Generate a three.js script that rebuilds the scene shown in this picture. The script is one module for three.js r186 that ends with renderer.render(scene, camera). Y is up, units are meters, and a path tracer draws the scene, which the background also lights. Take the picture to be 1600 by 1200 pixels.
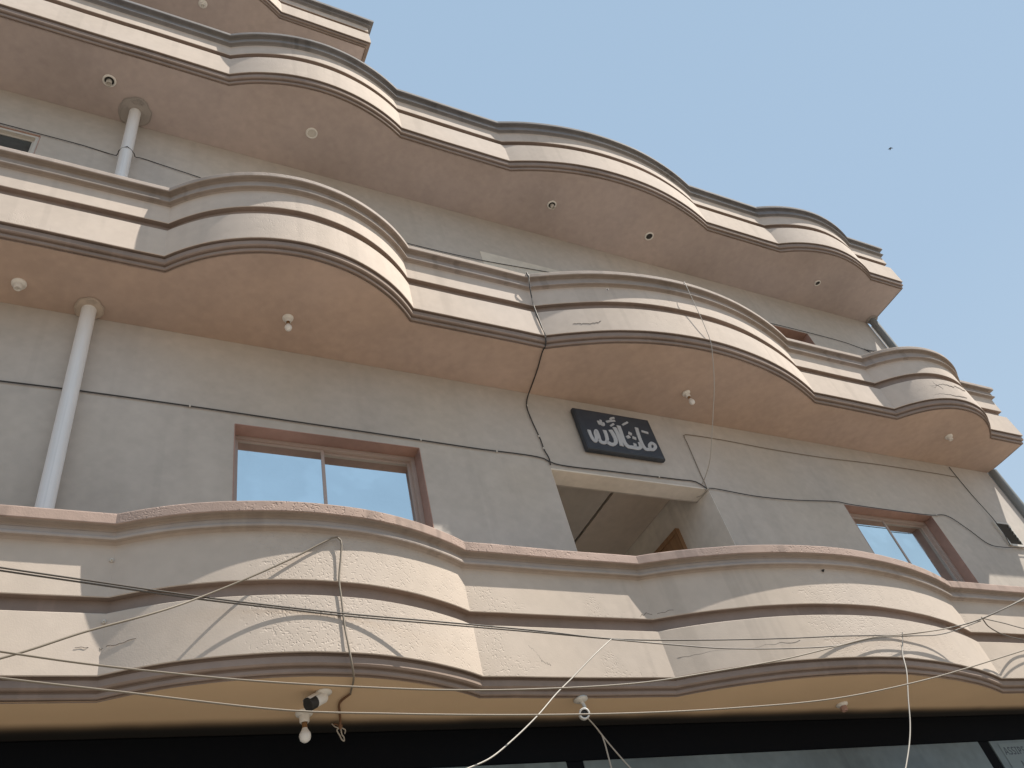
import * as THREE from 'three';
import { mergeGeometries } from 'three/addons/utils/BufferGeometryUtils.js';
import { RoundedBoxGeometry } from 'three/addons/geometries/RoundedBoxGeometry.js';

// ---------------------------------------------------------------- camera, sky, sun, exposure
const scene = new THREE.Scene();
const camera = new THREE.PerspectiveCamera(50.1, 4 / 3, 0.05, 3000);
camera.position.set(0, 1.5, 4.72);
camera.rotation.order = 'YXZ';
camera.rotation.set(0.76224, -0.640343, -0.300114);

const SKY = { zenith: [0.365, 0.51, 0.685], mid: [0.40, 0.545, 0.725], low: [0.49, 0.63, 0.77], horizon: [0.64, 0.70, 0.75], ground: [0.30, 0.26, 0.21] };
const SKY_LEVEL = 0.655, SUN_DIR = new THREE.Vector3(1.65, 2.85, 1).normalize();
function skyTexture() {
  const w = 512, h = 256, data = new Float32Array(w * h * 4);
  const mix = (a, b, t) => a.map((v, i) => v + (b[i] - v) * t);
  for (let j = 0; j < h; j++) {
    const el = ((j + 0.5) / h - 0.5) * 180;
    let c;
    if (el < 0) c = mix(SKY.horizon, SKY.ground, Math.min(1, -el / 4));
    else if (el < 12) c = mix(SKY.horizon, SKY.low, el / 12);
    else if (el < 38) c = mix(SKY.low, SKY.mid, (el - 12) / 26);
    else c = mix(SKY.mid, SKY.zenith, Math.min(1, (el - 38) / 40));
    for (let i = 0; i < w; i++) data.set([c[0] * SKY_LEVEL, c[1] * SKY_LEVEL, c[2] * SKY_LEVEL, 1], (j * w + i) * 4);
  }
  const t = new THREE.DataTexture(data, w, h, THREE.RGBAFormat, THREE.FloatType);
  t.mapping = THREE.EquirectangularReflectionMapping; t.colorSpace = THREE.LinearSRGBColorSpace;
  t.magFilter = t.minFilter = THREE.LinearFilter; t.needsUpdate = true;
  return t;
}
scene.background = skyTexture();
scene.environment = scene.background;
const sun = new THREE.DirectionalLight(new THREE.Color(1.0, 0.93, 0.83), 5);
sun.position.copy(SUN_DIR).multiplyScalar(40).add(new THREE.Vector3(4, 6, 0));
sun.target.position.set(4, 6, 0);
sun.castShadow = true; sun.shadow.radius = 1; sun.shadow.mapSize.set(4096, 4096);
Object.assign(sun.shadow.camera, { left: -16, right: 16, top: 16, bottom: -16, near: 1, far: 90 });
scene.add(sun, sun.target);
const EXPOSURE = 1.55;

// ---------------------------------------------------------------- helpers
let seed = 7;
const rnd = () => { seed = (seed * 1664525 + 1013904223) >>> 0; return seed / 4294967296; };
const hash = (x, y, s) => { let h = (x * 374761393 + y * 668265263 + s * 1274126177) | 0; h = Math.imul(h ^ (h >>> 13), 1274126177); return ((h ^ (h >>> 16)) >>> 0) / 4294967296; };
function noise(x, y, px, py, s) {                      // value noise, periodic in px, py
  const xi = Math.floor(x), yi = Math.floor(y), f = x - xi, g = y - yi, u = f * f * (3 - 2 * f), v = g * g * (3 - 2 * g);
  const m = (a, p) => ((a % p) + p) % p, x0 = m(xi, px), x1 = m(xi + 1, px), y0 = m(yi, py), y1 = m(yi + 1, py);
  const a = hash(x0, y0, s), b = hash(x1, y0, s), c = hash(x0, y1, s), d = hash(x1, y1, s);
  return a + (b - a) * u + (c - a) * v + (a - b - c + d) * u * v;
}
function fbm(x, y, p, q, oct, s) { let t = 0, a = 0.5, n = 0; for (let o = 0; o < oct; o++) { t += a * noise(x, y, p, q, s + o); n += a; x *= 2; y *= 2; p *= 2; q *= 2; a *= 0.5; } return t / n; }
const clamp = (v, a = 0, b = 1) => Math.min(b, Math.max(a, v)), smooth = (a, b, v) => { const t = clamp((v - a) / (b - a)); return t * t * (3 - 2 * t); };
function texture(w, h, fn, metresX, metresY, srgb) {
  const data = new Uint8Array(w * h * 4);
  for (let j = 0; j < h; j++) for (let i = 0; i < w; i++) { const c = fn(i / w, j / h), k = (j * w + i) * 4; data[k] = c[0] * 255; data[k + 1] = c[1] * 255; data[k + 2] = c[2] * 255; data[k + 3] = 255; }
  const t = new THREE.DataTexture(data, w, h);
  t.wrapS = t.wrapT = THREE.RepeatWrapping; t.magFilter = THREE.LinearFilter; t.minFilter = THREE.LinearMipmapLinearFilter; t.generateMipmaps = true;
  t.repeat.set(1 / metresX, 1 / metresY); if (srgb) t.colorSpace = THREE.SRGBColorSpace; t.needsUpdate = true;
  return t;
}
const taken = {};
const numbered = (n) => { const k = taken[n] = (taken[n] ?? -1) + 1; return k ? `${n}_${String(k).padStart(3, '0')}` : n; };
function obj(name, geo, mat, parent) {
  const m = new THREE.Mesh(Array.isArray(geo) ? mergeGeometries(geo.map((g) => { const q = g.index ? g.toNonIndexed() : g; for (const k of Object.keys(q.attributes)) if (!['position', 'normal', 'uv'].includes(k)) q.deleteAttribute(k); return q; })) : geo, mat);
  m.name = parent ? name : numbered(name); m.castShadow = m.receiveShadow = true; (parent ?? scene).add(m);
  return m;
}
function thing(name, label, category, group) { const o = new THREE.Group(); o.name = numbered(name); tag(o, label, category, group); scene.add(o); return o; }
function tag(o, label, category, group) { o.userData = { label, category }; if (group) o.userData.group = group; return o; }
const V = (a) => new THREE.Vector3(...a);
const boxG = (x0, x1, y0, y1, z0, z1, r = 0) => {
  const w = x1 - x0, h = y1 - y0, d = z1 - z0;
  const g = r ? new RoundedBoxGeometry(w, h, d, 2, r) : new THREE.BoxGeometry(w, h, d);
  g.translate((x0 + x1) / 2, (y0 + y1) / 2, (z0 + z1) / 2);
  const p = g.attributes.position, n = g.attributes.normal, uv = g.attributes.uv;   // uv in metres
  for (let i = 0; i < p.count; i++) { const ax = Math.abs(n.getX(i)), ay = Math.abs(n.getY(i)), az = Math.abs(n.getZ(i));
    if (az >= ax && az >= ay) uv.setXY(i, p.getX(i), p.getY(i)); else if (ax > ay) uv.setXY(i, p.getZ(i), p.getY(i)); else uv.setXY(i, p.getX(i), p.getZ(i)); }
  return g;
};
const at = (g, x, y, z, rx = 0, ry = 0, rz = 0) => g.applyMatrix4(new THREE.Matrix4().compose(V([x, y, z]), new THREE.Quaternion().setFromEuler(new THREE.Euler(rx, ry, rz)), V([1, 1, 1])));
const lathe = (pts, seg = 28) => new THREE.LatheGeometry(pts.map((p) => new THREE.Vector2(...p)), seg);

function tube(pts, r, seg) { return new THREE.TubeGeometry(new THREE.CatmullRomCurve3(pts.map(V), false, 'centripetal'), seg ?? pts.length * 10, r, 8); }

// ---------------------------------------------------------------- materials
const bumpPlaster = texture(2048, 1024, (u, v) => {     // 4 m x 2 m: trowelled sand plaster with pits and rough patches
  const grain = noise(u * 1000, v * 500, 1000, 500, 11), roll = fbm(u * 10, v * 5, 10, 5, 2, 21);
  const gate = smooth(0.53, 0.7, fbm(u * 7, v * 4, 7, 4, 3, 31));
  const pit = smooth(0.74, 0.86, noise(u * 520, v * 260, 520, 260, 41)) * gate, dent = smooth(0.84, 0.92, noise(u * 230, v * 115, 230, 115, 45)) * smooth(0.52, 0.62, noise(u * 11, v * 6, 11, 6, 47));
  const h = clamp(0.7 + (grain - 0.5) * 0.09 + (roll - 0.5) * 0.1 - pit * 0.5 - dent * 0.35);
  return [h, h, h];
}, 4, 2);
const tone = (a, streak, s) => texture(1024, 512, (u, v) => {
  const big = fbm(u * 6, v * 3, 6, 3, 4, s), fine = fbm(u * 90, v * 45, 90, 45, 3, s + 9), st = fbm(u * 70, v * 1.0, 70, 1, 3, s + 17), gate = smooth(0.45, 0.7, fbm(u * 9, v * 2, 9, 2, 2, s + 23));
  const k = clamp(0.9 + (big - 0.5) * a + (fine - 0.5) * a * 0.45 - streak * gate * smooth(0.5, 0.75, st));
  const w = (fbm(u * 4, v * 2, 4, 2, 3, s + 40) - 0.5) * a * 0.35;
  return [clamp(k + w * 0.5), k, clamp(k - w)];
}, 5.3, 2.6, true);
const lin = (r, g, b) => new THREE.Color().setRGB(r, g, b);
const std = (c, o = {}) => new THREE.MeshStandardMaterial({ color: lin(...c), roughness: 0.9, ...o });
const M = {
  fascia: std([0.62, 0.53, 0.45], { map: tone(0.10, 0.035, 100), bumpMap: bumpPlaster, bumpScale: 0.003, roughness: 0.95 }),
  fasciaSmooth: std([0.67, 0.575, 0.50], { map: tone(0.10, 0.03, 110), bumpMap: bumpPlaster, bumpScale: 0.0018, roughness: 0.95 }),
  wall: std([0.61, 0.555, 0.50], { map: tone(0.13, 0.02, 200), bumpMap: bumpPlaster, bumpScale: 0.001, roughness: 0.95 }),
  trim: std([0.47, 0.345, 0.285], { map: tone(0.22, 0.12, 300), bumpMap: bumpPlaster, bumpScale: 0.007, roughness: 0.9 }),
  trimMid: std([0.42, 0.355, 0.315], { map: tone(0.15, 0.08, 307), bumpMap: bumpPlaster, bumpScale: 0.002, roughness: 0.9 }),
  trimLight: std([0.50, 0.42, 0.365], { map: tone(0.15, 0.08, 305), bumpMap: bumpPlaster, bumpScale: 0.002, roughness: 0.9 }),
  trimGrey: std([0.28, 0.265, 0.26], { map: tone(0.2, 0.12, 310), bumpMap: bumpPlaster, bumpScale: 0.002, roughness: 0.9 }),
  trimDark: std([0.33, 0.255, 0.215], { map: tone(0.15, 0.05, 320), bumpMap: bumpPlaster, bumpScale: 0.001, roughness: 0.92 }),
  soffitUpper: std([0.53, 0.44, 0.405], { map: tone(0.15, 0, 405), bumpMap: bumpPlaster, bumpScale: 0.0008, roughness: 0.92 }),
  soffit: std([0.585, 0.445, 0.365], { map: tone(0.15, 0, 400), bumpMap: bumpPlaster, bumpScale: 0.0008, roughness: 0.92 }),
  soffitPaintedShade: std([0.76, 0.56, 0.365], { map: texture(1024, 256, (u, v) => {            // shade painted in: fades to near black along the shop's black fascia
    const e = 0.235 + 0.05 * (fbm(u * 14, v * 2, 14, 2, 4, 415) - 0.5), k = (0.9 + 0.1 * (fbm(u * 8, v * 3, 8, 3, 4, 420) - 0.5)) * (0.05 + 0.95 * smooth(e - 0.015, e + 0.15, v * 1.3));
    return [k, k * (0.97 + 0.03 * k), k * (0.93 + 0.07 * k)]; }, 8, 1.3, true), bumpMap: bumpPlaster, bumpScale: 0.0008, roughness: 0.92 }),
  patch: std([0.82, 0.74, 0.62], { map: tone(0.15, 0, 500), bumpMap: bumpPlaster, bumpScale: 0.004 }),
  reveal: std([0.42, 0.26, 0.21], { map: tone(0.25, 0, 600), roughness: 0.8 }),
  ceiling: std([0.66, 0.565, 0.48], { map: tone(0.12, 0.02, 710), roughness: 0.9 }),
  room: std([0.86, 0.80, 0.72], { map: tone(0.15, 0.04, 700), roughness: 0.9 }),
  frame: std([0.42, 0.335, 0.295], { roughness: 0.5, metalness: 0.15 }),
  paleFrame: std([0.55, 0.52, 0.47], { roughness: 0.6 }),
  glass: new THREE.MeshPhysicalMaterial({ color: lin(0.82, 0.93, 0.95), metalness: 1, roughness: 1, roughnessMap: texture(512, 256, (u, v) => { const k = 0.03 + 0.08 * smooth(0.4, 0.8, fbm(u * 6, v * 3, 6, 3, 4, 71)); return [k, k, k]; }, 1.5, 0.9),
    map: texture(512, 256, (u, v) => { const k = 0.95 + 0.04 * (fbm(u * 5, v * 4, 5, 4, 4, 81) - 0.5) + 0.03 * smooth(0.5, 0.8, fbm(u * 7, v * 5, 7, 5, 3, 91)); return [clamp(k), clamp(k), clamp(k)]; }, 1.5, 0.9, true) }),
  glassDark: new THREE.MeshPhysicalMaterial({ color: lin(0.06, 0.07, 0.075), roughness: 0.12, specularIntensity: 1, map: tone(0.5, 0.1, 820) }),
  pvc: std([0.97, 0.96, 0.955], { roughness: 0.32, map: tone(0.06, 0.06, 830) }),
  pipeGrey: std([0.25, 0.27, 0.28], { roughness: 0.55, map: tone(0.2, 0.1, 840) }),
  cement: std([0.36, 0.325, 0.30], { bumpMap: bumpPlaster, bumpScale: 0.02, roughness: 1 }),
  paleCement: std([0.55, 0.46, 0.38], { bumpMap: bumpPlaster, bumpScale: 0.02, roughness: 1 }),
  crack: std([0.10, 0.085, 0.075], { roughness: 1 }),
  black: new THREE.MeshPhysicalMaterial({ color: lin(0.006, 0.007, 0.009), roughness: 0.85, specularIntensity: 0.12 }),
  panel: std([0.15, 0.19, 0.2], { roughness: 0.5, map: tone(0.3, 0.12, 850) }),
  white: std([0.72, 0.70, 0.66], { roughness: 0.45 }),
  bulb: std([0.75, 0.74, 0.72], { roughness: 0.3 }),
  brass: std([0.30, 0.17, 0.08], { roughness: 0.45, metalness: 0.6 }),
  dark: std([0.02, 0.018, 0.016], { roughness: 0.6 }),
  slate: std([0.040, 0.048, 0.062], { roughness: 0.5, map: tone(0.35, 0.1, 860) }),
  letter: std([0.47, 0.48, 0.50], { roughness: 0.6 }),
  wireDark: std([0.035, 0.032, 0.03], { roughness: 0.6 }),
  wireBlackBrown: std([0.075, 0.062, 0.05], { roughness: 0.6 }),
  wireTan: std([0.20, 0.165, 0.125], { roughness: 0.6 }),
  wireGrey: std([0.17, 0.15, 0.13], { roughness: 0.6 }),
  wirePale: std([0.40, 0.365, 0.32], { roughness: 0.55 }),
  wireBrown: std([0.16, 0.08, 0.04], { roughness: 0.6 }),
  wood: std([0.36, 0.20, 0.10], { roughness: 0.6, map: texture(256, 256, (u, v) => { const k = 0.75 + 0.25 * fbm(u * 40, v * 3, 40, 3, 3, 5); return [k, k, k]; }, 0.6, 1.2, true) }),
  ground: std([0.285, 0.25, 0.21], { roughness: 1, map: tone(0.3, 0, 870) }),
  feather: std([0.05, 0.05, 0.05]),
};

// ---------------------------------------------------------------- ground
{
  const g = new THREE.PlaneGeometry(1600, 1600); g.rotateX(-Math.PI / 2);
  const uv = g.attributes.uv; for (let i = 0; i < uv.count; i++) uv.setXY(i, uv.getX(i) * 1600, uv.getY(i) * 1600);
  obj('street', g, M.ground).userData.kind = 'structure';
}

// ---------------------------------------------------------------- the building
const house = thing('apartment_building', 'tall beige plastered apartment building with stacked wavy balconies seen from the street', 'building');
const WALL_END = 10.8, GROUND_CEILING = 3.58;

// main street wall, one storey above another, with holes for windows and the passage
const openings = [
  [0.88, 2.385, 4.75, 6.08], [7.40, 8.85, 4.75, 6.07], [3.65, 5.48, 3.72, 6.05],           // first floor
  [-2.4, -0.98, 8.2, 9.53], [7.40, 8.965, 8.1, 9.425],                                     // second floor
];
function wallWithHoles(x0, x1, y0, y1, holes, mat, name) {
  const s = new THREE.Shape(); s.moveTo(x0, y0); s.lineTo(x1, y0); s.lineTo(x1, y1); s.lineTo(x0, y1);
  for (const [a, b, c, d] of holes) { const h = new THREE.Path(); h.moveTo(a, c); h.lineTo(a, d); h.lineTo(b, d); h.lineTo(b, c); s.holes.push(h); }
  const g = new THREE.ExtrudeGeometry(s, { depth: 0.23, bevelEnabled: false }); g.translate(0, 0, -0.23);
  return obj(name, g, mat, house);
}
wallWithHoles(-5, WALL_END, GROUND_CEILING, 11.0, openings, M.wall, 'wall');
wallWithHoles(-5, 2.3, 11.03, 13.7, [], M.wall, 'wall');
obj('side_wall', boxG(WALL_END - 0.23, WALL_END, 0, 11, -4.7, -0.234), M.wall, house);
wallWithHoles(-5, WALL_END, 0, 11, [[3.6, 5.47, 3.72, 6.2]], M.wall, 'rear_wall').position.z = -4.705;  // unseen back of the building; its opening is added to light the passage
obj('roof', boxG(-5, WALL_END - 0.24, 10.85, 11.02, -4.69, -0.235), M.wall, house);

// plan of a balcony edge: flats and bulges, as segments of points with normals
function plan(D, xs, xStart, xEnd) {
  const segs = []; let x = xStart, s = 0;
  const flat = (a, b) => { const n = Math.max(2, Math.ceil((b - a) / 0.12)), q = []; for (let i = 0; i <= n; i++) q.push({ x: a + ((b - a) * i) / n, z: D, nx: 0, nz: 1, s: s + ((b - a) * i) / n }); s += b - a; segs.push(q); };
  for (const [a, b, sag] of xs) {
    flat(x, a);
    const c = (b - a) / 2, R = (c * c + sag * sag) / (2 * sag), th = Math.asin(c / R), n = 56, q = [];
    for (let i = 0; i <= n; i++) { const t = -th + (2 * th * i) / n; q.push({ x: a + c + R * Math.sin(t), z: D + sag - R + R * Math.cos(t), nx: Math.sin(t), nz: Math.cos(t), s: s + R * (t + th) }); }
    s += 2 * R * th; segs.push(q); x = b;
  }
  flat(x, xEnd);
  const q = []; for (let i = 0; i <= 6; i++) q.push({ x: xEnd, z: D - ((D - 0.001) * i) / 6, nx: 1, nz: 0, s: s + (D * i) / 6 });
  segs.push(q);
  for (const sg of segs) for (const p of sg) { p.mx = p.nx; p.mz = p.nz; }
  for (let k = 0; k + 1 < segs.length; k++) { const a = segs[k].at(-1), b = segs[k + 1][0], d = 1 + a.nx * b.nx + a.nz * b.nz; a.mx = b.mx = (a.nx + b.nx) / d; a.mz = b.mz = (a.nz + b.nz) / d; }
  return segs;
}
function sweep(segs, profile, wob = 0) {                // profile: [offset outward, height] from top to bottom
  const pos = [], nor = [], uv = [], idx = [];
  const dy = (s) => (noise(s * 1.3, 0.5, 9999, 9, wob) - 0.5) * 0.012 + (noise(s * 6, 0.5, 9999, 9, wob + 1) - 0.5) * 0.004;
  const dn = (s, y) => (noise(s * 1.6, y * 2 + 40, 9999, 9999, wob + 2) - 0.5) * 0.008;
  let v0 = 0;
  for (let k = 0; k + 1 < profile.length; k++) {
    const [o0, y0] = profile[k], [o1, y1] = profile[k + 1], len = Math.hypot(o1 - o0, y1 - y0), no = -(y1 - y0) / len, ny = (o1 - o0) / len;
    for (const sg of segs) {
      const b = pos.length / 3;
      sg.forEach((p, i) => {
        for (const [o, y, v] of [[o0, y0, v0], [o1, y1, v0 + len]]) {
          const w = o + dn(p.s, y); pos.push(p.x + p.mx * w, y + dy(p.s), p.z + p.mz * w); nor.push(p.nx * no, ny, p.nz * no); uv.push(p.s, -v);
        }
        if (i) { const a = b + i * 2; idx.push(a - 2, a - 1, a, a, a - 1, a + 1); }
      });
    }
    v0 += len;
  }
  const g = new THREE.BufferGeometry();
  g.setAttribute('position', new THREE.Float32BufferAttribute(pos, 3)); g.setAttribute('normal', new THREE.Float32BufferAttribute(nor, 3)); g.setAttribute('uv', new THREE.Float32BufferAttribute(uv, 2)); g.setIndex(idx);
  return g;
}
function slabSheet(segs, inset, y, up, zIn = 0.001) {            // horizontal sheet between the edge and the wall
  const pos = [], nor = [], uv = [], idx = [];
  for (const sg of segs.slice(0, -1)) {
    const b = pos.length / 3;
    sg.forEach((p, i) => {
      const x = p.x - p.mx * inset, z = p.z - p.mz * inset;
      for (let k = 0; k <= 4; k++) { const zz = zIn + ((z - zIn) * k) / 4; pos.push(x, y, zz); nor.push(0, up, 0); uv.push(x, zz); if (i && k) { const a = b + i * 5 + k; idx.push(a - 6, a - 1, a, a - 6, a, a - 5); } }
    });
  }
  const g = new THREE.BufferGeometry();
  g.setAttribute('position', new THREE.Float32BufferAttribute(pos, 3)); g.setAttribute('normal', new THREE.Float32BufferAttribute(nor, 3)); g.setAttribute('uv', new THREE.Float32BufferAttribute(uv, 2)); g.setIndex(up < 0 ? idx : idx.reverse());
  return g;
}
function balcony(label, p, wob) {
  const { D, bulges, xStart = -4.5, xEnd, soffit, fasciaBottom: fb, grooveBottom: gb, grooveTop: gt, mould, lip, top } = p;
  const segs = plan(D, bulges, xStart, xEnd), G = 0.045;
  const root = obj('balcony', [sweep(segs, [[0, mould], [0, gt + 0.004], [-0.004, gt]], wob), sweep(segs, [[-0.004, gb], [0, gb - 0.004], [0, fb + 0.004], [-0.004, fb]], wob)], p.fasciaMat ?? M.fasciaSmooth, house);
  root.userData = { label };
  obj('groove', sweep(segs, [[-0.004, gt], [-G, gt + 0.003], [-G, gb - 0.002], [-0.004, gb]], wob), M.trimDark, root);
  const lipMat = p.lipMat ?? M.trim, mouldMat = p.mouldMat ?? M.trimLight;
  obj('coping', sweep(segs, [[-0.14, top - 0.3], [-0.14, top - 0.006], [-0.134, top], [0.071, top], [0.077, top - 0.003], [0.079, top - 0.009], [0.079, lip + 0.006], [0.077, lip + 0.002], [0.072, lip]], wob), lipMat, root);
  obj('cove', sweep(segs, [[0.072, lip], [0.04, lip + 0.008], [0.024, lip + 0.004], [0.022, lip - 0.012], [0.03, lip - 0.022], [0.032, mould + 0.04], [0.043, mould + 0.028], [0.046, mould + 0.018], [0.043, mould + 0.009], [0.014, mould + 0.012], [0, mould]], wob), mouldMat, root);
  const h = fb - soffit;
  obj('moulding', sweep(segs, [[-0.004, fb], [-0.034, fb + 0.008], [-0.036, fb - 0.006], [-0.022, fb - 0.012], [-0.021, fb - h * 0.5], [-0.03, fb - h * 0.58], [-0.054, fb - h * 0.56], [-0.055, fb - h * 0.68], [-0.046, fb - h * 0.72], [-0.046, soffit + 0.01], [-0.052, soffit + 0.004], [-0.07, soffit + 0.012], [-0.07, soffit - 0.004]], wob), M.trimDark, root);
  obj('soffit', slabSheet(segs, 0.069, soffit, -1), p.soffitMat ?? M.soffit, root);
  obj('floor_slab', [slabSheet(segs, 0.13, soffit + 0.16, 1), sweep(segs, [[-0.13, top - 0.28], [-0.13, soffit + 0.16]], wob)], M.wall, root);
  plans.push(segs);
}
const plans = [];
balcony('lowest wavy balcony, above the dark shop front', { D: 0.65, bulges: [[0.155, 2.2, 0.25], [3.6, 7.02, 0.31], [8.4, 10.2, 0.2]], xEnd: 10.9, soffit: 3.58, fasciaBottom: 3.675, grooveBottom: 4.015, grooveTop: 4.107, mould: 4.425, lip: 4.51, top: 4.585, fasciaMat: M.fascia, soffitMat: M.soffitPaintedShade }, 1);
balcony('middle wavy balcony, under the tilted plaque\'s storey ceiling', { D: 0.65, bulges: [[0.2, 2.25, 0.41], [3.57, 7.08, 0.37], [8.4, 10.2, 0.345]], xEnd: 10.9, soffit: 7.02, fasciaBottom: 7.136, grooveBottom: 7.479, grooveTop: 7.582, mould: 7.825, lip: 7.945, top: 8.0, lipMat: M.trimLight, mouldMat: M.trimMid }, 20);
balcony('upper wavy balcony, against the sky', { D: 0.8, bulges: [[0.58, 2.5, 0.235], [3.9, 6.97, 0.27], [8.3, 10.2, 0.2]], xEnd: 10.95, soffit: 10.217, fasciaBottom: 10.35, grooveBottom: 10.73, grooveTop: 10.83, mould: 11.04, lip: 11.165, top: 11.22, soffitMat: M.soffitUpper, lipMat: M.trimGrey, mouldMat: M.trimGrey }, 40);
balcony('short topmost balcony that ends at the left', { D: 0.69, bulges: [[-1.0, 1.205, 0.3]], xEnd: 2.42, soffit: 12.87, fasciaBottom: 12.95, grooveBottom: 13.25, grooveTop: 13.33, mould: 13.47, lip: 13.55, top: 13.62, soffitMat: M.soffitUpper, lipMat: M.trimGrey, mouldMat: M.trimGrey }, 60);

// cracks in the plaster of the parapets
function crack(parent, segs, pts, r = 0.0018) {
  const all = segs.slice(0, -1).flat(), q = [];
  pts.forEach(([x, y], k) => { const n = k ? 7 : 1, [px, py] = pts[Math.max(0, k - 1)];
    for (let i = 1; i <= n; i++) { const t = i / n, xx = px + (x - px) * t + (rnd() - 0.5) * 0.012, yy = py + (y - py) * t + (rnd() - 0.5) * 0.014; const p = all.reduce((a, b) => (Math.abs(b.x - xx) < Math.abs(a.x - xx) ? b : a)), w = (xx - p.x) * p.nz; q.push([p.x + p.nz * w, yy, p.z - p.nx * w + 0.001]); } });
  return tube(q, r, q.length * 3);
}
{
  const [b1, b2] = house.children.filter((c) => c.name === 'balcony');
  obj('crack', [[[8.72, 7.28], [8.86, 7.36], [8.98, 7.35], [9.14, 7.39], [9.32, 7.36]], [[8.92, 7.36], [8.97, 7.31], [9.03, 7.37], [9.08, 7.30]], [[9.0, 7.42], [9.02, 7.36], [9.06, 7.33]], [[8.84, 7.20], [9.02, 7.21], [9.2, 7.19], [9.42, 7.2]], [[9.36, 7.40], [9.5, 7.37], [9.6, 7.39]]].map((c) => crack(b2, plans[1], c, 0.0026)), M.crack, b2);
  obj('crack', [[[3.86, 7.26], [3.98, 7.245], [4.08, 7.25], [4.14, 7.275]]].map((c) => crack(b2, plans[1], c)), M.crack, b2);
  obj('crack', [[[0.04, 3.82], [0.14, 3.815], [0.2, 3.82], [0.3, 3.835]], [[0.13, 3.85], [0.132, 3.80]], [[2.55, 3.88], [2.6, 3.84], [2.62, 3.78], [2.68, 3.75]], [[3.5, 4.13], [3.56, 4.15], [3.62, 4.14], [3.75, 4.155]], [[3.62, 3.8], [3.9, 3.81], [4.2, 3.8], [4.6, 3.815]]].map((c) => crack(b1, plans[0], c, 0.0013)), M.crack, b1);
}

// windows
function slidingWindow(label, [x0, x1, y0, y1], depth, split = 0.5, mats = {}) {
  const e = 0.004, z = -depth, f = 0.034, fm = mats.frame ?? M.frame;
  const w = obj('window', [boxG(x0 + e, x1 - e, y1 - f, y1 - e, z - 0.06, z), boxG(x0 + e, x1 - e, y0 + e, y0 + f, z - 0.06, z), boxG(x0 + e, x0 + f, y0 + f + 0.0005, y1 - f - 0.0005, z - 0.06, z), boxG(x1 - f, x1 - e, y0 + f + 0.0005, y1 - f - 0.0005, z - 0.06, z)], fm, house);
  w.userData = { label };
  obj('reveal', [boxG(x0 + 0.0005, x1 - 0.0005, y1 - 0.0035, y1 + 0.003, z + 0.001, 0.002), boxG(x0 + 0.0005, x1 - 0.0005, y0 - 0.003, y0 + 0.0035, z + 0.001, 0.002), boxG(x0 - 0.003, x0 + 0.0035, y0 + 0.004, y1 - 0.004, z + 0.001, 0.002), boxG(x1 - 0.0035, x1 + 0.003, y0 + 0.004, y1 - 0.004, z + 0.001, 0.002)], M.reveal, w);
  const xm = x0 + (x1 - x0) * split, s = 0.019;
  for (const [a, b, zz] of [[x0 + f, xm + 0.01, z - 0.02], [xm - 0.01, x1 - f, z - 0.045]]) {
    obj('sash', [boxG(a + 0.001, b, y1 - f - s, y1 - f - 0.001, zz - 0.012, zz + 0.006), boxG(a + 0.001, b, y0 + f + 0.001, y0 + f + s, zz - 0.012, zz + 0.006), boxG(a + 0.001, a + s, y0 + f + s, y1 - f - s, zz - 0.012, zz + 0.006), boxG(b - s - 0.006, b, y0 + f + s, y1 - f - s, zz - 0.012, zz + 0.006)], fm, w);
    const p = obj('pane', boxG(a + s, b - s, y0 + f + s, y1 - f - s, zz - 0.006, zz - 0.001), mats.glass ?? M.glass, w);
    p.rotation.y = 0;
  }
  return w;
}
slidingWindow('sliding window left of the passage, above the lowest balcony', openings[0], 0.12, 0.475);
slidingWindow('sliding window right of the passage, above the lowest balcony', openings[1], 0.12, 0.5);
slidingWindow('window in pale frame at the left edge of the second floor', openings[3], 0.012, 0.5, { frame: M.paleFrame, glass: M.glassDark });
slidingWindow('deep window above the middle balcony, only its top showing', openings[4], 0.16, 0.5, { glass: M.glassDark });
obj('plaster_patch', boxG(3.64, 4.78, 8.7, 9.44, 0, 0.004), M.patch, house);

// open passage with beam, ceiling slabs, right wall and a wooden door
{
  const pass = obj('passage', [boxG(5.48, 5.6, 3.72, 6.4, -4.7, -0.232), boxG(3.4, 3.5, 3.72, 6.4, -4.7, -0.232), boxG(3.51, 5.47, 3.6, 3.72, -4.7, 0)], M.room, house);
  pass.userData = { label: 'open passage under the dark plaque' };
  obj('lintel', boxG(3.655, 5.47, 6.035, 6.053, -0.2, -0.002, 0.004), M.room, pass);
  obj('jamb', boxG(5.472, 5.484, 3.722, 6.033, -0.231, -0.002), M.room, pass); obj('jamb', boxG(3.646, 3.654, 3.722, 6.033, -0.231, -0.002), M.room, pass);
  obj('ceiling_slab', boxG(3.5, 4.72, 6.335, 6.45, -4.69, -0.232), M.wall, pass);
  obj('ceiling_slab', boxG(4.755, 5.475, 6.335, 6.45, -4.69, -0.232), M.ceiling, pass);
  obj('ceiling_joint', boxG(4.722, 4.753, 6.36, 6.45, -4.69, -0.233), M.dark, pass);
  const d = obj('door', boxG(5.44, 5.478, 3.74, 5.95, -1.5, -0.65, 0.006), M.wood, pass);
  obj('door_frame', [boxG(5.43, 5.479, 5.953, 6.0, -1.55, -0.6), boxG(5.43, 5.479, 3.74, 5.95, -0.648, -0.6), boxG(5.43, 5.479, 3.74, 5.95, -1.55, -1.502)], M.wood, d);
}
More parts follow.
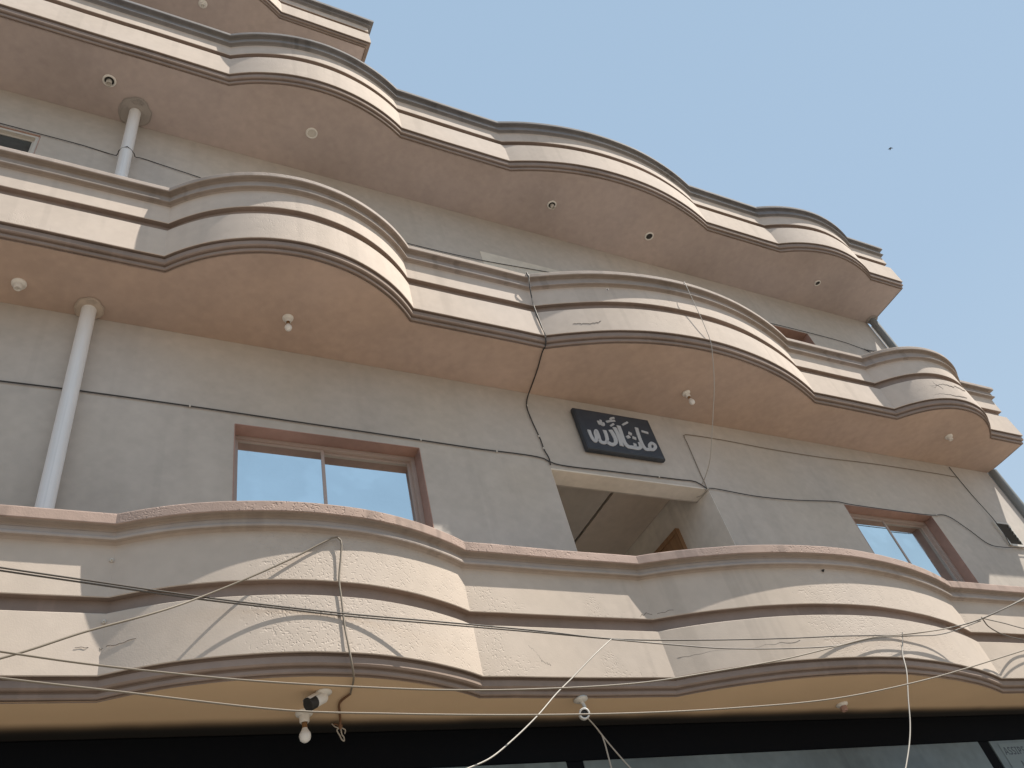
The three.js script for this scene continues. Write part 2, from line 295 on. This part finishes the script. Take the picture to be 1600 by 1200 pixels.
// small louvred vent near the right corner
{
  const v = obj('vent', [boxG(9.985, 10.01, 5.74, 6.09, 0.001, 0.03), boxG(10.25, 10.275, 5.74, 6.09, 0.001, 0.03), boxG(10.011, 10.249, 5.725, 5.755, 0.001, 0.034), boxG(10.011, 10.249, 6.07, 6.09, 0.001, 0.03)], M.paleFrame, house);
  obj('louvre', [boxG(10.011, 10.249, 5.756, 6.069, 0.001, 0.008), ...[0, 1, 2, 3, 4, 5].map((i) => at(new THREE.BoxGeometry(0.238, 0.05, 0.004), 10.13, 5.79 + i * 0.05, 0.018, 0.7))], M.dark, v);
}
// shop front at street level
const PANEL_Z = 0.2, PANEL_TOP = 3.35;
{
  obj('shop_interior', [boxG(-5, WALL_END, 0, GROUND_CEILING - 0.002, -0.6, -0.55), boxG(-5, WALL_END, PANEL_TOP + 0.002, GROUND_CEILING - 0.001, -0.545, PANEL_Z - 0.01, 0.012)], M.black, house);
  const front = obj('shop_front', [...[-5, -1.06, 2.962, 6.984, 10.9].map((x) => boxG(x - 0.065, x + 0.065, 0, PANEL_TOP, PANEL_Z - 0.08, PANEL_Z - 0.006, 0.006)), boxG(-5, 10.8, 2.62, 2.7, PANEL_Z - 0.085, PANEL_Z - 0.01)], M.black, house);
  front.userData = { label: 'dark shop front with a row of grey panels' };
  for (const [a, b] of [[-4.93, -1.126], [-0.994, 2.899], [3.025, 6.912], [7.057, 10.83]]) obj('sign_panel', boxG(a, b, 2.7, PANEL_TOP, PANEL_Z - 0.03, PANEL_Z, 0.004), M.panel, front);
  obj('shutter', [0, 1, 2, 3].flatMap((k) => { const a = [-4.93, -0.994, 3.066, 7.128][k], b = [-1.126, 2.934, 6.99, 10.83][k]; return Array.from({ length: 22 }, (_, i) => boxG(a, b, 0.02 + i * 0.118, 0.128 + i * 0.118, PANEL_Z - 0.08, PANEL_Z - 0.06, 0.008)); }), M.pipeGrey, front);
  const c = document.createElement('canvas'); c.width = 512; c.height = 256; const q = c.getContext('2d');
  q.fillStyle = '#6c787a'; q.fillRect(0, 0, 512, 256); q.fillStyle = '#323c44'; q.font = 'bold 92px sans-serif'; q.fillText('ASSIPS', 20, 100); q.fillText('M', 150, 220);
  const t = new THREE.CanvasTexture(c); t.colorSpace = THREE.SRGBColorSpace;
  const g = new THREE.PlaneGeometry(0.5, 0.25); g.translate(7.40, 3.20, PANEL_Z + 0.003);
  obj('sign_print', g, std([1, 1, 1], { map: t, roughness: 0.6 }), front);
}

// ---------------------------------------------------------------- plaque with raised lettering
{
  const t = thing('plaque', 'dark slate plaque with raised pale Arabic lettering, on the wall above the open passage', 'sign');
  const w = 0.92, h = 0.55, b = 0.022, s = new THREE.Shape();
  s.moveTo(-w / 2 + b, -h / 2 + b); s.lineTo(w / 2 - b, -h / 2 + b); s.lineTo(w / 2 - b, h / 2 - b); s.lineTo(-w / 2 + b, h / 2 - b);
  const g = new THREE.ExtrudeGeometry(s, { depth: 0.03, bevelEnabled: true, bevelSize: b, bevelThickness: 0.018, bevelSegments: 2 }); g.translate(4.56, 6.578, 0.02);
  obj('board', g, M.slate, t);
  const line = (pts, w0, w1 = w0) => {
    const c = new THREE.CatmullRomCurve3(pts.map(([x, y]) => new THREE.Vector3(x, y, 0)), false, 'centripetal'), n = 8 * pts.length, L = [], R = [];
    for (let i = 0; i <= n; i++) {
      const p = c.getPoint(i / n), d = c.getTangent(i / n), a = Math.atan2(d.y, d.x), wd = (w0 + (w1 - w0) * (i / n)) * (0.78 + 0.35 * Math.abs(Math.sin(a - 0.7))) / 2;   // broad-nib pen
      L.push([p.x - d.y * wd, p.y + d.x * wd]); R.push([p.x + d.y * wd, p.y - d.x * wd]);
    }
    const out = [];
    for (let i = 0; i < n; i++) {                       // one small prism per step, so loops close cleanly
      const q = new THREE.Shape(); q.moveTo(...L[i]); q.lineTo(...R[i]); q.lineTo(...R[i + 1]); q.lineTo(...L[i + 1]);
      const e = new THREE.ExtrudeGeometry(q, { depth: 0.009 + (i % 3) * 0.0003, bevelEnabled: false }); e.translate(4.56, 6.575, 0.066); out.push(e);
    }
    return out;
  };
  const B = 0.044, T = 0.026;
  obj('lettering', [
    ...line([[0.247, 0.121], [0.234, 0.03], [0.228, -0.059], [0.231, -0.132], [0.25, -0.171], [0.303, -0.166], [0.345, -0.16], [0.384, -0.123], [0.386, -0.09], [0.36, -0.074], [0.325, -0.1], [0.305, -0.15]], B * 0.9),
    ...line([[0.295, 0.081], [0.373, 0.068]], T),
    ...line([[0.022, 0.106], [0.019, 0.018], [0.011, -0.07], [0.015, -0.138], [0.038, -0.172], [0.088, -0.174], [0.152, -0.176], [0.191, -0.155], [0.205, -0.093]], B),
    ...line([[0.135, -0.115], [0.125, -0.165]], B * 0.8),
    ...line([[0.139, 0.035], [0.12, 0.0]], B), ...line([[0.08, -0.02], [0.096, -0.05]], B), ...line([[0.165, -0.02], [0.155, -0.055]], B),
    ...line([[0.078, 0.127], [0.163, 0.182]], T),
    ...line([[-0.04, 0.073], [-0.033, -0.0], [-0.034, -0.087], [-0.042, -0.177]], B),
    ...line([[-0.105, 0.026], [-0.091, -0.028], [-0.088, -0.104], [-0.109, -0.154], [-0.155, -0.177], [-0.188, -0.164], [-0.209, -0.142]], B),
    ...line([[-0.18, 0.008], [-0.182, -0.061], [-0.196, -0.127], [-0.234, -0.167], [-0.274, -0.166], [-0.289, -0.135]], B * 0.9),
    ...line([[-0.371, -0.022], [-0.371, -0.094], [-0.359, -0.151], [-0.34, -0.166], [-0.316, -0.11], [-0.306, -0.049], [-0.285, -0.015], [-0.279, -0.061], [-0.283, -0.13]], B * 0.8),
    ...line([[-0.214, 0.13], [-0.209, 0.09], [-0.193, 0.093], [-0.177, 0.149]], T * 0.9), ...line([[-0.192, 0.084], [-0.163, 0.079], [-0.156, 0.117]], T * 0.9),
    ...line([[-0.113, 0.136], [-0.051, 0.159], [0.004, 0.174]], T), ...line([[0.011, 0.216], [-0.045, 0.19], [-0.041, 0.166]], T * 0.9),
    ...line([[-0.082, 0.083], [-0.027, 0.124]], T),
  ], M.letter, t);
}

// ---------------------------------------------------------------- downpipes
function downpipe(label, x, z, y0, y1, r, mat, collar, collarR, couplings = []) {
  const t = thing('downpipe', label, 'drainpipe', 'downpipes on the front wall'); t.position.set(x, y0, z);
  const h = y1 - y0;
  obj('pipe', at(new THREE.CylinderGeometry(r, r, h, 32, 1), 0, h / 2, 0), mat, t);
  for (const k of couplings) obj('coupling', at(new THREE.CylinderGeometry(r + 0.006, r + 0.006, 0.09, 32), 0, h * k, 0), mat, t);
  if (collar) {
    const n = 40, pts = []; const g = new THREE.CylinderGeometry(collarR, collarR * 0.92, 0.012, n, 1), p = g.attributes.position;
    for (let i = 0; i < p.count; i++) { const a = Math.atan2(p.getZ(i), p.getX(i)), q = Math.hypot(p.getX(i), p.getZ(i)) > 0.01 ? 0.9 + 0.2 * noise(a * 3 + 20, x * 3 + 30, 999, 99, 77) : 1; p.setX(i, p.getX(i) * q); p.setZ(i, Math.max(-z + 0.004, p.getZ(i) * q)); }
    g.computeVertexNormals(); obj('plaster_collar', at(g, 0, h - 0.01, 0), collar, t);
  }
  return t;
}
downpipe('white plastic downpipe at the left, left of the sliding window', -0.25, 0.09, 3.75, 7.018, 0.054, M.pvc, M.paleCement, 0.11);
downpipe('white plastic downpipe with grey cement collar, above the middle balcony at the left', -0.232, 0.15, 7.2, 10.215, 0.056, M.pvc, M.cement, 0.165, [0.55]);
downpipe('grey downpipe at the right corner under the upper balcony', 10.83, 0.075, 7.2, 10.215, 0.058, M.pipeGrey, M.cement, 0.1);
downpipe('grey downpipe at the right corner under the middle balcony', 10.87, 0.03, 3.75, 7.018, 0.062, M.pipeGrey);
{
  const t = thing('conduit', 'thin pale conduit on the corner behind the upper right downpipe', 'conduit');
  obj('tube', at(new THREE.CylinderGeometry(0.022, 0.022, 3.2, 16), 10.93, 8.6, -0.03), M.pvc, t);
  obj('bracket', boxG(10.801, 10.95, 9.3, 9.33, -0.045, -0.015), M.paleFrame, t);
}

// ---------------------------------------------------------------- lamps
function bulbLamp(label, x, y, z, o = {}) {
  const t = thing('ceiling_lamp', label, 'lamp', 'lamp holders under the balconies'); t.position.set(x, y, z);
  if (o.tilt) { t.rotation.z = o.tilt; t.rotation.x = o.tiltX ?? 0; }
  const k = o.scale ?? 1, r = 0.045 * k;
  obj('base', lathe([[0, 0.012], [r, 0.01], [r * 1.02, -0.002], [r * 0.96, -0.012 * k], [r * 0.62, -0.018 * k], [r * 0.58, -0.02 * k], [0, -0.02 * k]]), M.white, t);
  obj('holder', lathe([[r * 0.6, -0.02 * k], [r * 0.55, -0.05 * k], [r * 0.42, -0.056 * k], [r * 0.36, -0.05 * k], [r * 0.3, -0.03 * k], [0, -0.03 * k]]), o.holder ?? M.white, t);
  if (o.bulb !== false) {
    obj('bulb_cap', at(new THREE.CylinderGeometry(r * 0.3, r * 0.3, 0.034 * k, 20), 0, -0.066 * k, 0), M.brass, t);
    const b = 0.03 * k; obj('bulb', lathe([[r * 0.3, -0.083 * k], [b * 0.62, -0.095 * k], [b * 0.95, -0.112 * k], [b, -0.125 * k], [b * 0.85, -0.143 * k], [b * 0.5, -0.153 * k], [0, -0.157 * k]]), M.bulb, t);
  }
  return t;
}
function ringLamp(label, x, y, z, o = {}) {
  const t = thing('ceiling_lamp', label, 'lamp', 'lamp holders under the balconies'); t.position.set(x, y, z);
  const r = 0.064 * (o.scale ?? 1);
  obj('trim_ring', lathe([[r * 0.7, 0.0], [r * 0.72, -0.012], [r * 0.86, -0.018], [r, -0.01], [r * 1.02, 0.003]], 36), M.white, t);
  obj('can', at(new THREE.CylinderGeometry(r * 0.7, r * 0.7, 0.004, 28), 0, -0.004, 0), o.inner ?? M.dark, t);
  if (o.socket) obj('socket', lathe([[0.0, -0.008], [r * 0.4, -0.01], [r * 0.42, -0.05], [r * 0.46, -0.075], [r * 0.34, -0.076], [r * 0.3, -0.05], [0, -0.04]]), M.paleFrame, t);
  return t;
}
bulbLamp('white lamp base with no bulb under the middle balcony, left of the downpipe', -0.732, 7.02, 0.211, { bulb: false, scale: 1.15 });
bulbLamp('white lamp with bulb under the middle balcony, above the left sliding window', 1.217, 7.02, 0.366);
bulbLamp('white lamp with slightly tilted bulb under the middle balcony, right of the plaque', 5.384, 7.02, 0.379, { tilt: 0.22, tiltX: 0.05 });
bulbLamp('white lamp base with no bulb under the right end of the middle balcony', 9.47, 7.02, 0.485, { bulb: false, scale: 1.1 });
bulbLamp('large bulb in white holder under the lowest balcony, below the left security camera', 1.2, 3.58, 0.435, { scale: 1.05 });
bulbLamp('brown empty lamp holder under the lowest balcony, at the right', 5.266, 3.58, 0.434, { bulb: false, holder: M.reveal });
ringLamp('ring lamp with hanging socket under the upper balcony, by the left downpipe', -0.506, 10.217, 0.414, { socket: true });
ringLamp('pale ring lamp with frosted disc under the upper balcony, in the first bulge', 1.532, 10.217, 0.481, { inner: M.paleFrame });
ringLamp('pale ring lamp under the upper balcony, left of the wide bulge\'s pair', 4.624, 10.217, 0.457, { socket: true, scale: 0.95 });
ringLamp('dark-centred ring lamp under the upper balcony, right of the pair in the wide bulge', 6.174, 10.217, 0.412);
ringLamp('small dark ring lamp under the right end of the upper balcony', 9.302, 10.217, 0.439, { scale: 0.8 });
bulbLamp('white lamp holder with no bulb under the short topmost balcony', 0.264, 12.87, 0.481, { bulb: false, scale: 1.2 });

// ---------------------------------------------------------------- security cameras
{
  const t = thing('security_camera', 'white bullet security camera with dark front pointing left, under the lowest balcony', 'camera'); t.position.set(1.244, 3.58, 0.66); t.scale.setScalar(0.88);
  obj('mount', lathe([[0, 0.004], [0.05, 0.002], [0.05, -0.008], [0.032, -0.016], [0, -0.018]]), M.white, t);
  obj('arm', [at(new THREE.CylinderGeometry(0.014, 0.018, 0.03, 16), 0, -0.025, 0), at(new THREE.SphereGeometry(0.02, 16, 12), -0.004, -0.038, 0)], M.paleFrame, t);
  const rot = [0.15, 0.45, 0.5];
  obj('body', at(lathe([[0, 0.075], [0.03, 0.07], [0.037, 0.058], [0.037, -0.05], [0, -0.05]], 32).rotateZ(-Math.PI / 2), -0.045, -0.052, 0.0, ...rot), M.white, t);
  obj('front_cover', at(lathe([[0.0375, 0.003], [0.039, 0], [0.039, -0.05], [0.034, -0.055], [0, -0.051]], 32).rotateZ(-Math.PI / 2).translate(-0.022, 0, 0), -0.045, -0.052, 0.0, ...rot), M.dark, t);
  obj('sun_hood', at(new THREE.CylinderGeometry(0.042, 0.042, 0.135, 28, 1, true, -0.9, 1.8).rotateZ(Math.PI / 2).rotateX(-Math.PI / 2), -0.05, -0.052, 0.0, ...rot), M.white, t);
}
{
  const t = thing('security_camera', 'white security camera on a crooked bracket under the lowest balcony, near the centre', 'camera'); t.position.set(2.885, 3.58, 0.56);
  obj('mount', lathe([[0, 0.004], [0.046, 0.002], [0.046, -0.01], [0.03, -0.02], [0, -0.024]]), M.paleFrame, t);
  obj('arm', new THREE.TubeGeometry(new THREE.CatmullRomCurve3([V([0, -0.015, 0]), V([0.012, -0.04, 0]), V([0.006, -0.066, 0.01]), V([-0.01, -0.085, 0.02])]), 14, 0.011, 10), M.paleFrame, t);
  const rot = [0.35, -0.5, 0.1];
  obj('body', at(lathe([[0, -0.06], [0.028, -0.055], [0.032, -0.045], [0.032, 0.045], [0, 0.045]], 28).rotateX(Math.PI / 2), -0.012, -0.105, 0.01, ...rot), M.white, t);
  obj('lens_ring', at(lathe([[0.032, 0], [0.034, 0.004], [0.032, 0.016], [0.024, 0.016], [0.022, 0.008]], 28).rotateX(Math.PI / 2).translate(0, 0, 0.044), -0.012, -0.105, 0.01, ...rot), M.white, t);
  obj('lens', at(lathe([[0, 0.012], [0.012, 0.009], [0.022, 0.004], [0.022, 0]], 24).rotateX(Math.PI / 2).translate(0, 0, 0.045), -0.012, -0.105, 0.01, ...rot), M.dark, t);
}

// ---------------------------------------------------------------- cables
function cable(name, label, pts, r, mat, group) {
  const m = obj(name, tube(pts, r), mat); tag(m, label, 'cable', group); return m;
}
const A1 = [[-3, 4.35, 1.1], [-0.478, 4.06, 0.96], [0.024, 4.012, 0.935], [0.577, 3.957, 0.916], [1.0, 3.921, 0.911], [1.302, 3.897, 0.911], [1.96, 3.851, 0.925], [2.484, 3.806, 0.944], [2.95, 3.759, 0.96], [3.674, 3.769, 0.96], [4.388, 3.796, 0.965], [4.987, 3.828, 0.97], [5.32, 3.842, 0.968], [5.654, 3.861, 0.966], [6.21, 3.927, 0.98], [6.455, 3.95, 1.05], [7.073, 4.093, 1.2], [7.931, 4.376, 1.2], [10, 5.0, 1.5]];
cable('service_cable', 'long dark service cable touching both bulges of the lowest balcony, upper one of a pair', A1, 0.0045, M.wireBlackBrown);
cable('service_cable', 'dark service cable running just under its twin across the left bulge of the lowest balcony', [[-3, 4.33, 1.05], [-0.48, 4.05, 0.95], [0.025, 4.0, 0.93], [0.58, 3.945, 0.912], [1.0, 3.91, 0.9085], [1.302, 3.884, 0.9085], [1.96, 3.838, 0.923], [2.489, 3.796, 0.943], [2.95, 3.757, 0.96]], 0.0045, M.wireBlackBrown);
cable('service_cable', 'slack dark cable sagging below the main cable on the right half of the lowest balcony', [[2.948, 3.755, 0.96], [3.43, 3.715, 0.98], [3.786, 3.7, 0.98], [4.38, 3.712, 0.98], [4.856, 3.741, 0.985], [5.259, 3.805, 0.99], [5.668, 3.835, 0.99], [6.058, 3.866, 0.98], [6.675, 4.006, 0.98]], 0.0045, M.wireGrey);
cable('service_cable', 'pale cable hanging low at the left and climbing to the bundle on the right bulge', [[-3, 3.9, 1.25], [-0.363, 3.476, 1.25], [0.062, 3.408, 1.25], [0.37, 3.37, 1.25], [0.765, 3.33, 1.25], [1.35, 3.296, 1.25], [1.672, 3.285, 1.25], [2.131, 3.287, 1.25], [2.816, 3.321, 1.25], [3.349, 3.388, 1.25], [4.079, 3.534, 1.15], [4.629, 3.654, 1.1], [5.178, 3.78, 1.04], [5.597, 3.84, 1.0], [6.187, 3.92, 0.985], [6.722, 4.025, 1.0], [7.073, 4.1, 1.19], [7.931, 4.383, 1.19], [10, 5.01, 1.5]], 0.0045, M.wireTan);
cable('service_cable', 'lowest pale cable sagging right across in front of the dark shop front', [[-3, 3.75, 1.3], [-0.334, 3.334, 1.3], [0.204, 3.26, 1.3], [0.889, 3.17, 1.3], [1.317, 3.149, 1.3], [1.961, 3.131, 1.3], [2.711, 3.129, 1.3], [3.37, 3.147, 1.3], [4.144, 3.192, 1.3], [5.115, 3.321, 1.3], [6.387, 3.554, 1.3], [6.994, 3.665, 1.3], [10, 4.2, 1.3]], 0.0045, M.wireTan);
cable('branch_cable', 'thin dark branch leaving the bundle downward at the right edge of the lowest balcony', [[6.72, 4.03, 0.98], [6.95, 4.03, 0.86], [7.412, 4.03, 0.72], [8.131, 3.99, 0.68]], 0.005, M.wireBlackBrown);
cable('branch_cable', 'thin grey branch curving from the bundle along the upper band at the right edge', [[6.72, 4.04, 0.98], [6.906, 4.081, 0.9], [7.317, 4.113, 0.8], [7.642, 4.103, 0.75], [8.283, 4.1, 0.7]], 0.0045, M.wireGrey);
cable('looped_cable', 'pale cable with a sharp loop on the left bulge, dropping to the lowest soffit', [[-3, 2.7, 1.6], [-0.354, 3.439, 1.15], [0.083, 3.669, 1.06], [0.372, 3.815, 1.0], [0.578, 3.955, 0.93], [0.84, 4.112, 0.91], [1.066, 4.25, 0.912], [1.212, 4.348, 0.916], [1.292, 4.392, 0.92], [1.316, 4.37, 0.922], [1.31, 4.255, 0.915], [1.293, 4.112, 0.908], [1.298, 3.972, 0.908], [1.303, 3.815, 0.908], [1.314, 3.7, 0.912], [1.325, 3.61, 0.905], [1.345, 3.562, 0.86], [1.385, 3.565, 0.67]], 0.0055, M.wireTan);
cable('looped_cable', 'brown cable end under the lowest soffit, tied off with white twine', [[1.385, 3.565, 0.67], [1.36, 3.57, 0.56], [1.394, 3.57, 0.44], [1.42, 3.56, 0.36], [1.425, 3.53, 0.335]], 0.0065, M.wireBrown);
{
  const t = thing('twine_knot', 'frayed white twine knot hanging at the end of the brown cable', 'twine');
  obj('knot', [at(new THREE.SphereGeometry(0.013, 10, 8), 1.425, 3.545, 0.34), tube([[1.425, 3.545, 0.34], [1.4, 3.56, 0.33], [1.39, 3.562, 0.32]], 0.005)], M.wireBrown, t);
  obj('twine', [tube([[1.425, 3.54, 0.335], [1.41, 3.53, 0.325], [1.425, 3.5, 0.32], [1.435, 3.478, 0.32], [1.447, 3.47, 0.32], [1.447, 3.49, 0.32], [1.437, 3.505, 0.322], [1.428, 3.54, 0.335]], 0.004), tube([[1.425, 3.535, 0.335], [1.4, 3.545, 0.33], [1.385, 3.568, 0.32]], 0.0035), tube([[1.428, 3.54, 0.335], [1.455, 3.525, 0.33], [1.45, 3.505, 0.33]], 0.0035)], M.wirePale, t);
}
cable('drop_cable', 'pale drop cable slanting from the cable pair to the lower left, before the shop', [[2.947, 3.755, 0.962], [2.769, 3.632, 1.0], [2.557, 3.476, 1.02], [2.406, 3.367, 1.05], [2.223, 3.221, 1.1], [2.015, 3.074, 1.15], [1.849, 2.971, 1.2], [1.685, 2.904, 1.25], [1.546, 2.842, 1.3], [0.9, 2.4, 1.5]], 0.0036, M.wirePale);
cable('drop_cable', 'pale drop cable hanging nearly straight down from the right bulge of the lowest balcony', [[5.612, 3.866, 0.985], [5.59, 3.82, 0.975], [5.492, 3.698, 0.975], [5.384, 3.54, 1.0], [5.243, 3.344, 1.0], [5.117, 3.164, 1.0], [5.009, 3.038, 1.0], [4.867, 2.899, 1.0], [4.727, 2.768, 1.0], [4.3, 2.2, 1.0]], 0.0043, M.wirePale);
cable('camera_lead', 'pale lead running from the central security camera down to the right', [[2.935, 3.5, 0.5], [2.95, 3.535, 0.47], [2.992, 3.529, 0.42], [3.048, 3.476, 0.4], [3.095, 3.426, 0.38], [3.167, 3.34, 0.36], [3.27, 3.22, 0.34], [3.35, 3.135, 0.33], [3.6, 2.8, 0.25]], 0.0045, M.wirePale);
cable('camera_lead', 'thin pale lead splitting off steeply below the central security camera', [[3.093, 3.43, 0.381], [3.103, 3.365, 0.37], [3.108, 3.31, 0.36], [3.112, 3.223, 0.35], [3.11, 3.139, 0.35], [3.1, 2.8, 0.3]], 0.005, M.wirePale);
cable('panel_wire', 'dark wire lying on the grey shop panel below the centre', [[3.5, 3.12, 0.158], [3.752, 3.236, 0.158], [3.908, 3.283, 0.158], [4.13, 3.339, 0.158], [4.385, 3.376, 0.158], [4.627, 3.38, 0.158]], 0.006, M.wireDark);
// wires clipped to the wall
{
  const clip = (p, parent) => obj('clip', at(new RoundedBoxGeometry(0.012, 0.022, 0.014, 2, 0.003), ...p), M.paleFrame, parent);
  const w1 = thing('wall_wire', 'black wire clipped straight along the wall above the left window to the passage', 'cable');
  obj('wire', tube([[-3, 6.185, 0.012], [-0.914, 6.178, 0.012], [-0.279, 6.192, 0.012], [0.562, 6.191, 0.012], [1.284, 6.181, 0.012], [2.192, 6.168, 0.012], [2.9, 6.155, 0.012], [3.6, 6.145, 0.012], [3.69, 6.1, 0.012], [4.358, 6.096, 0.012], [5.125, 6.106, 0.012], [5.348, 6.104, 0.012], [5.441, 6.035, 0.012]], 0.0055, 140), M.wireDark, w1);
  for (const p of [[0.547, 6.19, 0.014], [2.407, 6.165, 0.014], [3.125, 6.151, 0.014], [4.882, 6.104, 0.014]]) clip(p, w1);
  const w2 = thing('wall_wire', 'sagging dark wire on the wall from the passage over the right window to the vent', 'cable');
  obj('wire', tube([[5.438, 6.033, 0.014], [5.517, 6.044, 0.014], [6.068, 6.014, 0.014], [6.612, 6.03, 0.014], [7.316, 6.089, 0.014], [7.445, 6.075, 0.016], [8.059, 6.064, 0.018], [8.825, 6.071, 0.016], [9.142, 6.095, 0.014], [9.351, 5.937, 0.014], [9.567, 5.724, 0.014], [9.771, 5.686, 0.03], [10.237, 5.716, 0.045], [10.797, 5.754, 0.045]], 0.0045, 160), M.wireDark, w2);
  for (const p of [[5.45, 6.03, 0.016], [8.93, 6.08, 0.016]]) clip(p, w2);
  const w3 = thing('wall_wire', 'thin pale wire high on the wall right of the plaque, bending to the passage corner', 'cable');
  obj('wire', tube([[10.0, 6.821, 0.01], [9.295, 6.824, 0.01], [8.355, 6.81, 0.01], [7.473, 6.774, 0.01], [6.678, 6.774, 0.01], [5.949, 6.794, 0.01], [5.497, 6.778, 0.01], [5.485, 6.765, 0.01], [5.479, 6.63, 0.01], [5.461, 6.317, 0.01], [5.447, 6.046, 0.01], [5.437, 6.03, 0.012], [5.352, 5.95, -0.01], [5.29, 5.93, -0.02]], 0.004, 170), M.wireTan, w3);
  const w4 = thing('wall_wire', 'thin dark wire running down the wall to the small vent at the right', 'cable');
  obj('wire', tube([[9.97, 6.99, 0.01], [9.98, 6.823, 0.01], [10.009, 6.51, 0.01], [10.018, 6.134, 0.035], [10.0, 5.929, 0.04], [9.96, 5.73, 0.03]], 0.0045, 60), M.wireDark, w4);
  const w5 = thing('hanging_wire', 'dark twisted wire looping over the middle balcony, along its soffit and down to the passage', 'cable');
  obj('wire', tube([[3.6, 8.02, 0.62], [3.57, 8.02, 0.73], [3.552, 7.96, 0.752], [3.554, 7.901, 0.745], [3.547, 7.762, 0.715], [3.558, 7.631, 0.675], [3.551, 7.433, 0.667], [3.558, 7.266, 0.665], [3.57, 7.12, 0.66], [3.57, 7.03, 0.61], [3.56, 7.008, 0.56], [3.614, 7.008, 0.331], [3.66, 7.008, 0.08], [3.655, 6.98, 0.02], [3.598, 6.819, 0.014], [3.601, 6.639, 0.014], [3.633, 6.371, 0.014], [3.636, 6.26, 0.014], [3.66, 6.15, 0.014], [3.652, 6.075, 0.014]], 0.006, 220), M.wireDark, w5);
  obj('twist', tube([[3.575, 8.02, 0.72], [3.56, 7.94, 0.757], [3.548, 7.85, 0.735], [3.556, 7.7, 0.69], [3.552, 7.55, 0.677], [3.556, 7.35, 0.675], [3.562, 7.2, 0.67], [3.568, 7.1, 0.655]], 0.004, 90), M.wirePale, w5);
  for (const p of [[3.623, 6.42, 0.016], [3.633, 6.27, 0.016], [3.604, 6.82, 0.016]]) clip(p, w5);
}
cable('hanging_wire', 'thin pale wire hanging off the middle balcony coping, right of the plaque', [[5.35, 8.01, 0.98], [5.32, 8.0, 1.1], [5.3, 7.945, 1.115], [5.3, 7.644, 1.09], [5.3, 7.319, 1.06], [5.3, 7.08, 1.02], [5.3, 6.933, 0.95], [5.3, 6.695, 0.813], [5.3, 6.443, 0.613], [5.3, 6.246, 0.453], [5.31, 6.12, 0.32], [5.35, 6.07, 0.15], [5.4, 6.075, 0.01]], 0.004, M.wirePale);
{
  const t = thing('wall_wire', 'thin dark wire along the second-floor wall at the left, hooking around the downpipe', 'cable');
  obj('wire', tube([[-3, 9.56, 0.012], [-1.321, 9.555, 0.012], [-0.974, 9.545, 0.012], [-0.617, 9.535, 0.012], [-0.36, 9.5, 0.014], [-0.31, 9.43, 0.06], [-0.295, 9.38, 0.15], [-0.232, 9.37, 0.218], [-0.165, 9.39, 0.15], [-0.15, 9.5, 0.05], [-0.1, 9.575, 0.012], [0.141, 9.538, 0.012], [0.451, 9.49, 0.012], [1.43, 9.29, 0.012], [2.493, 9.212, 0.012], [3.107, 9.207, 0.012], [3.682, 9.237, 0.012], [4.67, 9.341, 0.012], [5.527, 9.36, 0.012], [6.986, 9.36, 0.012], [8.0, 9.435, 0.012], [9.072, 9.45, 0.012], [9.729, 9.429, 0.012], [10.169, 9.37, 0.012], [10.51, 9.43, 0.012], [10.74, 9.42, 0.02]], 0.0045, 260), M.wireDark, t);
  const k = thing('wire_tangle', 'small tangle of dark wire ends on the wall beside the upper right downpipe', 'cable');
  obj('wire', [tube([[10.1, 9.38, 0.014], [10.15, 9.3, 0.03], [10.25, 9.27, 0.02], [10.35, 9.36, 0.03], [10.5, 9.42, 0.014]], 0.007), tube([[10.15, 9.37, 0.014], [10.28, 9.33, 0.04], [10.4, 9.28, 0.02], [10.55, 9.3, 0.02], [10.68, 9.36, 0.02]], 0.006)], M.wireDark, k);
}
// wall anchors
for (const [x, y, z, l] of [[0.145, 4.327, 0.655, 'upper metal anchor bolt in the left corner of the lowest balcony, above its groove'], [0.15, 3.96, 0.655, 'lower metal anchor bolt in the left corner of the lowest balcony, below its groove'], [5.15, 4.40, 0.965, 'dark anchor hole plug high on the right bulge of the lowest balcony'], [4.33, 7.74, 0.94, 'dark anchor bolt on the wide bulge of the middle balcony']]) {
  const t = thing('anchor_bolt', l, 'bolt'); t.position.set(x, y, z);
  const m = y < 4.35 ? M.paleFrame : M.dark;
  obj('washer', at(new THREE.CylinderGeometry(0.010, 0.011, 0.005, 16), 0, 0, 0, Math.PI / 2), m, t);
  obj('stud', at(new THREE.CylinderGeometry(0.005, 0.005, 0.016, 10), 0, 0, 0.006, Math.PI / 2), m, t);
}

// ---------------------------------------------------------------- a bird far up in the sky
{
  const s = new THREE.Shape(); s.moveTo(0, 0.1); s.quadraticCurveTo(0.12, 0.09, 0.24, -0.02); s.quadraticCurveTo(0.12, 0.02, 0.03, -0.03); s.lineTo(0.05, -0.14); s.lineTo(-0.05, -0.14); s.lineTo(-0.03, -0.03); s.quadraticCurveTo(-0.12, 0.02, -0.24, -0.02); s.quadraticCurveTo(-0.12, 0.09, 0, 0.1);
  const wing = new THREE.ExtrudeGeometry(s, { depth: 0.012, bevelEnabled: true, bevelSize: 0.004, bevelThickness: 0.004 });
  const p = wing.attributes.position; for (let i = 0; i < p.count; i++) p.setZ(i, p.getZ(i) + Math.abs(p.getX(i)) * 0.25);
  const b = obj('bird', [wing, at(new THREE.SphereGeometry(0.045, 12, 8).scale(1, 2.6, 1), 0, 0, 0)], M.feather);
  b.position.set(56.1, 57.2, -8.7); b.rotation.set(Math.PI / 2, 0, 0.6);
  tag(b, 'small dark bird flying far off in the open sky', 'bird');
}

const renderer = new THREE.WebGLRenderer({ antialias: true });
renderer.setSize(1024, 768);
renderer.shadowMap.enabled = true;
renderer.toneMapping = THREE.LinearToneMapping;
renderer.toneMappingExposure = EXPOSURE;
renderer.render(scene, camera);
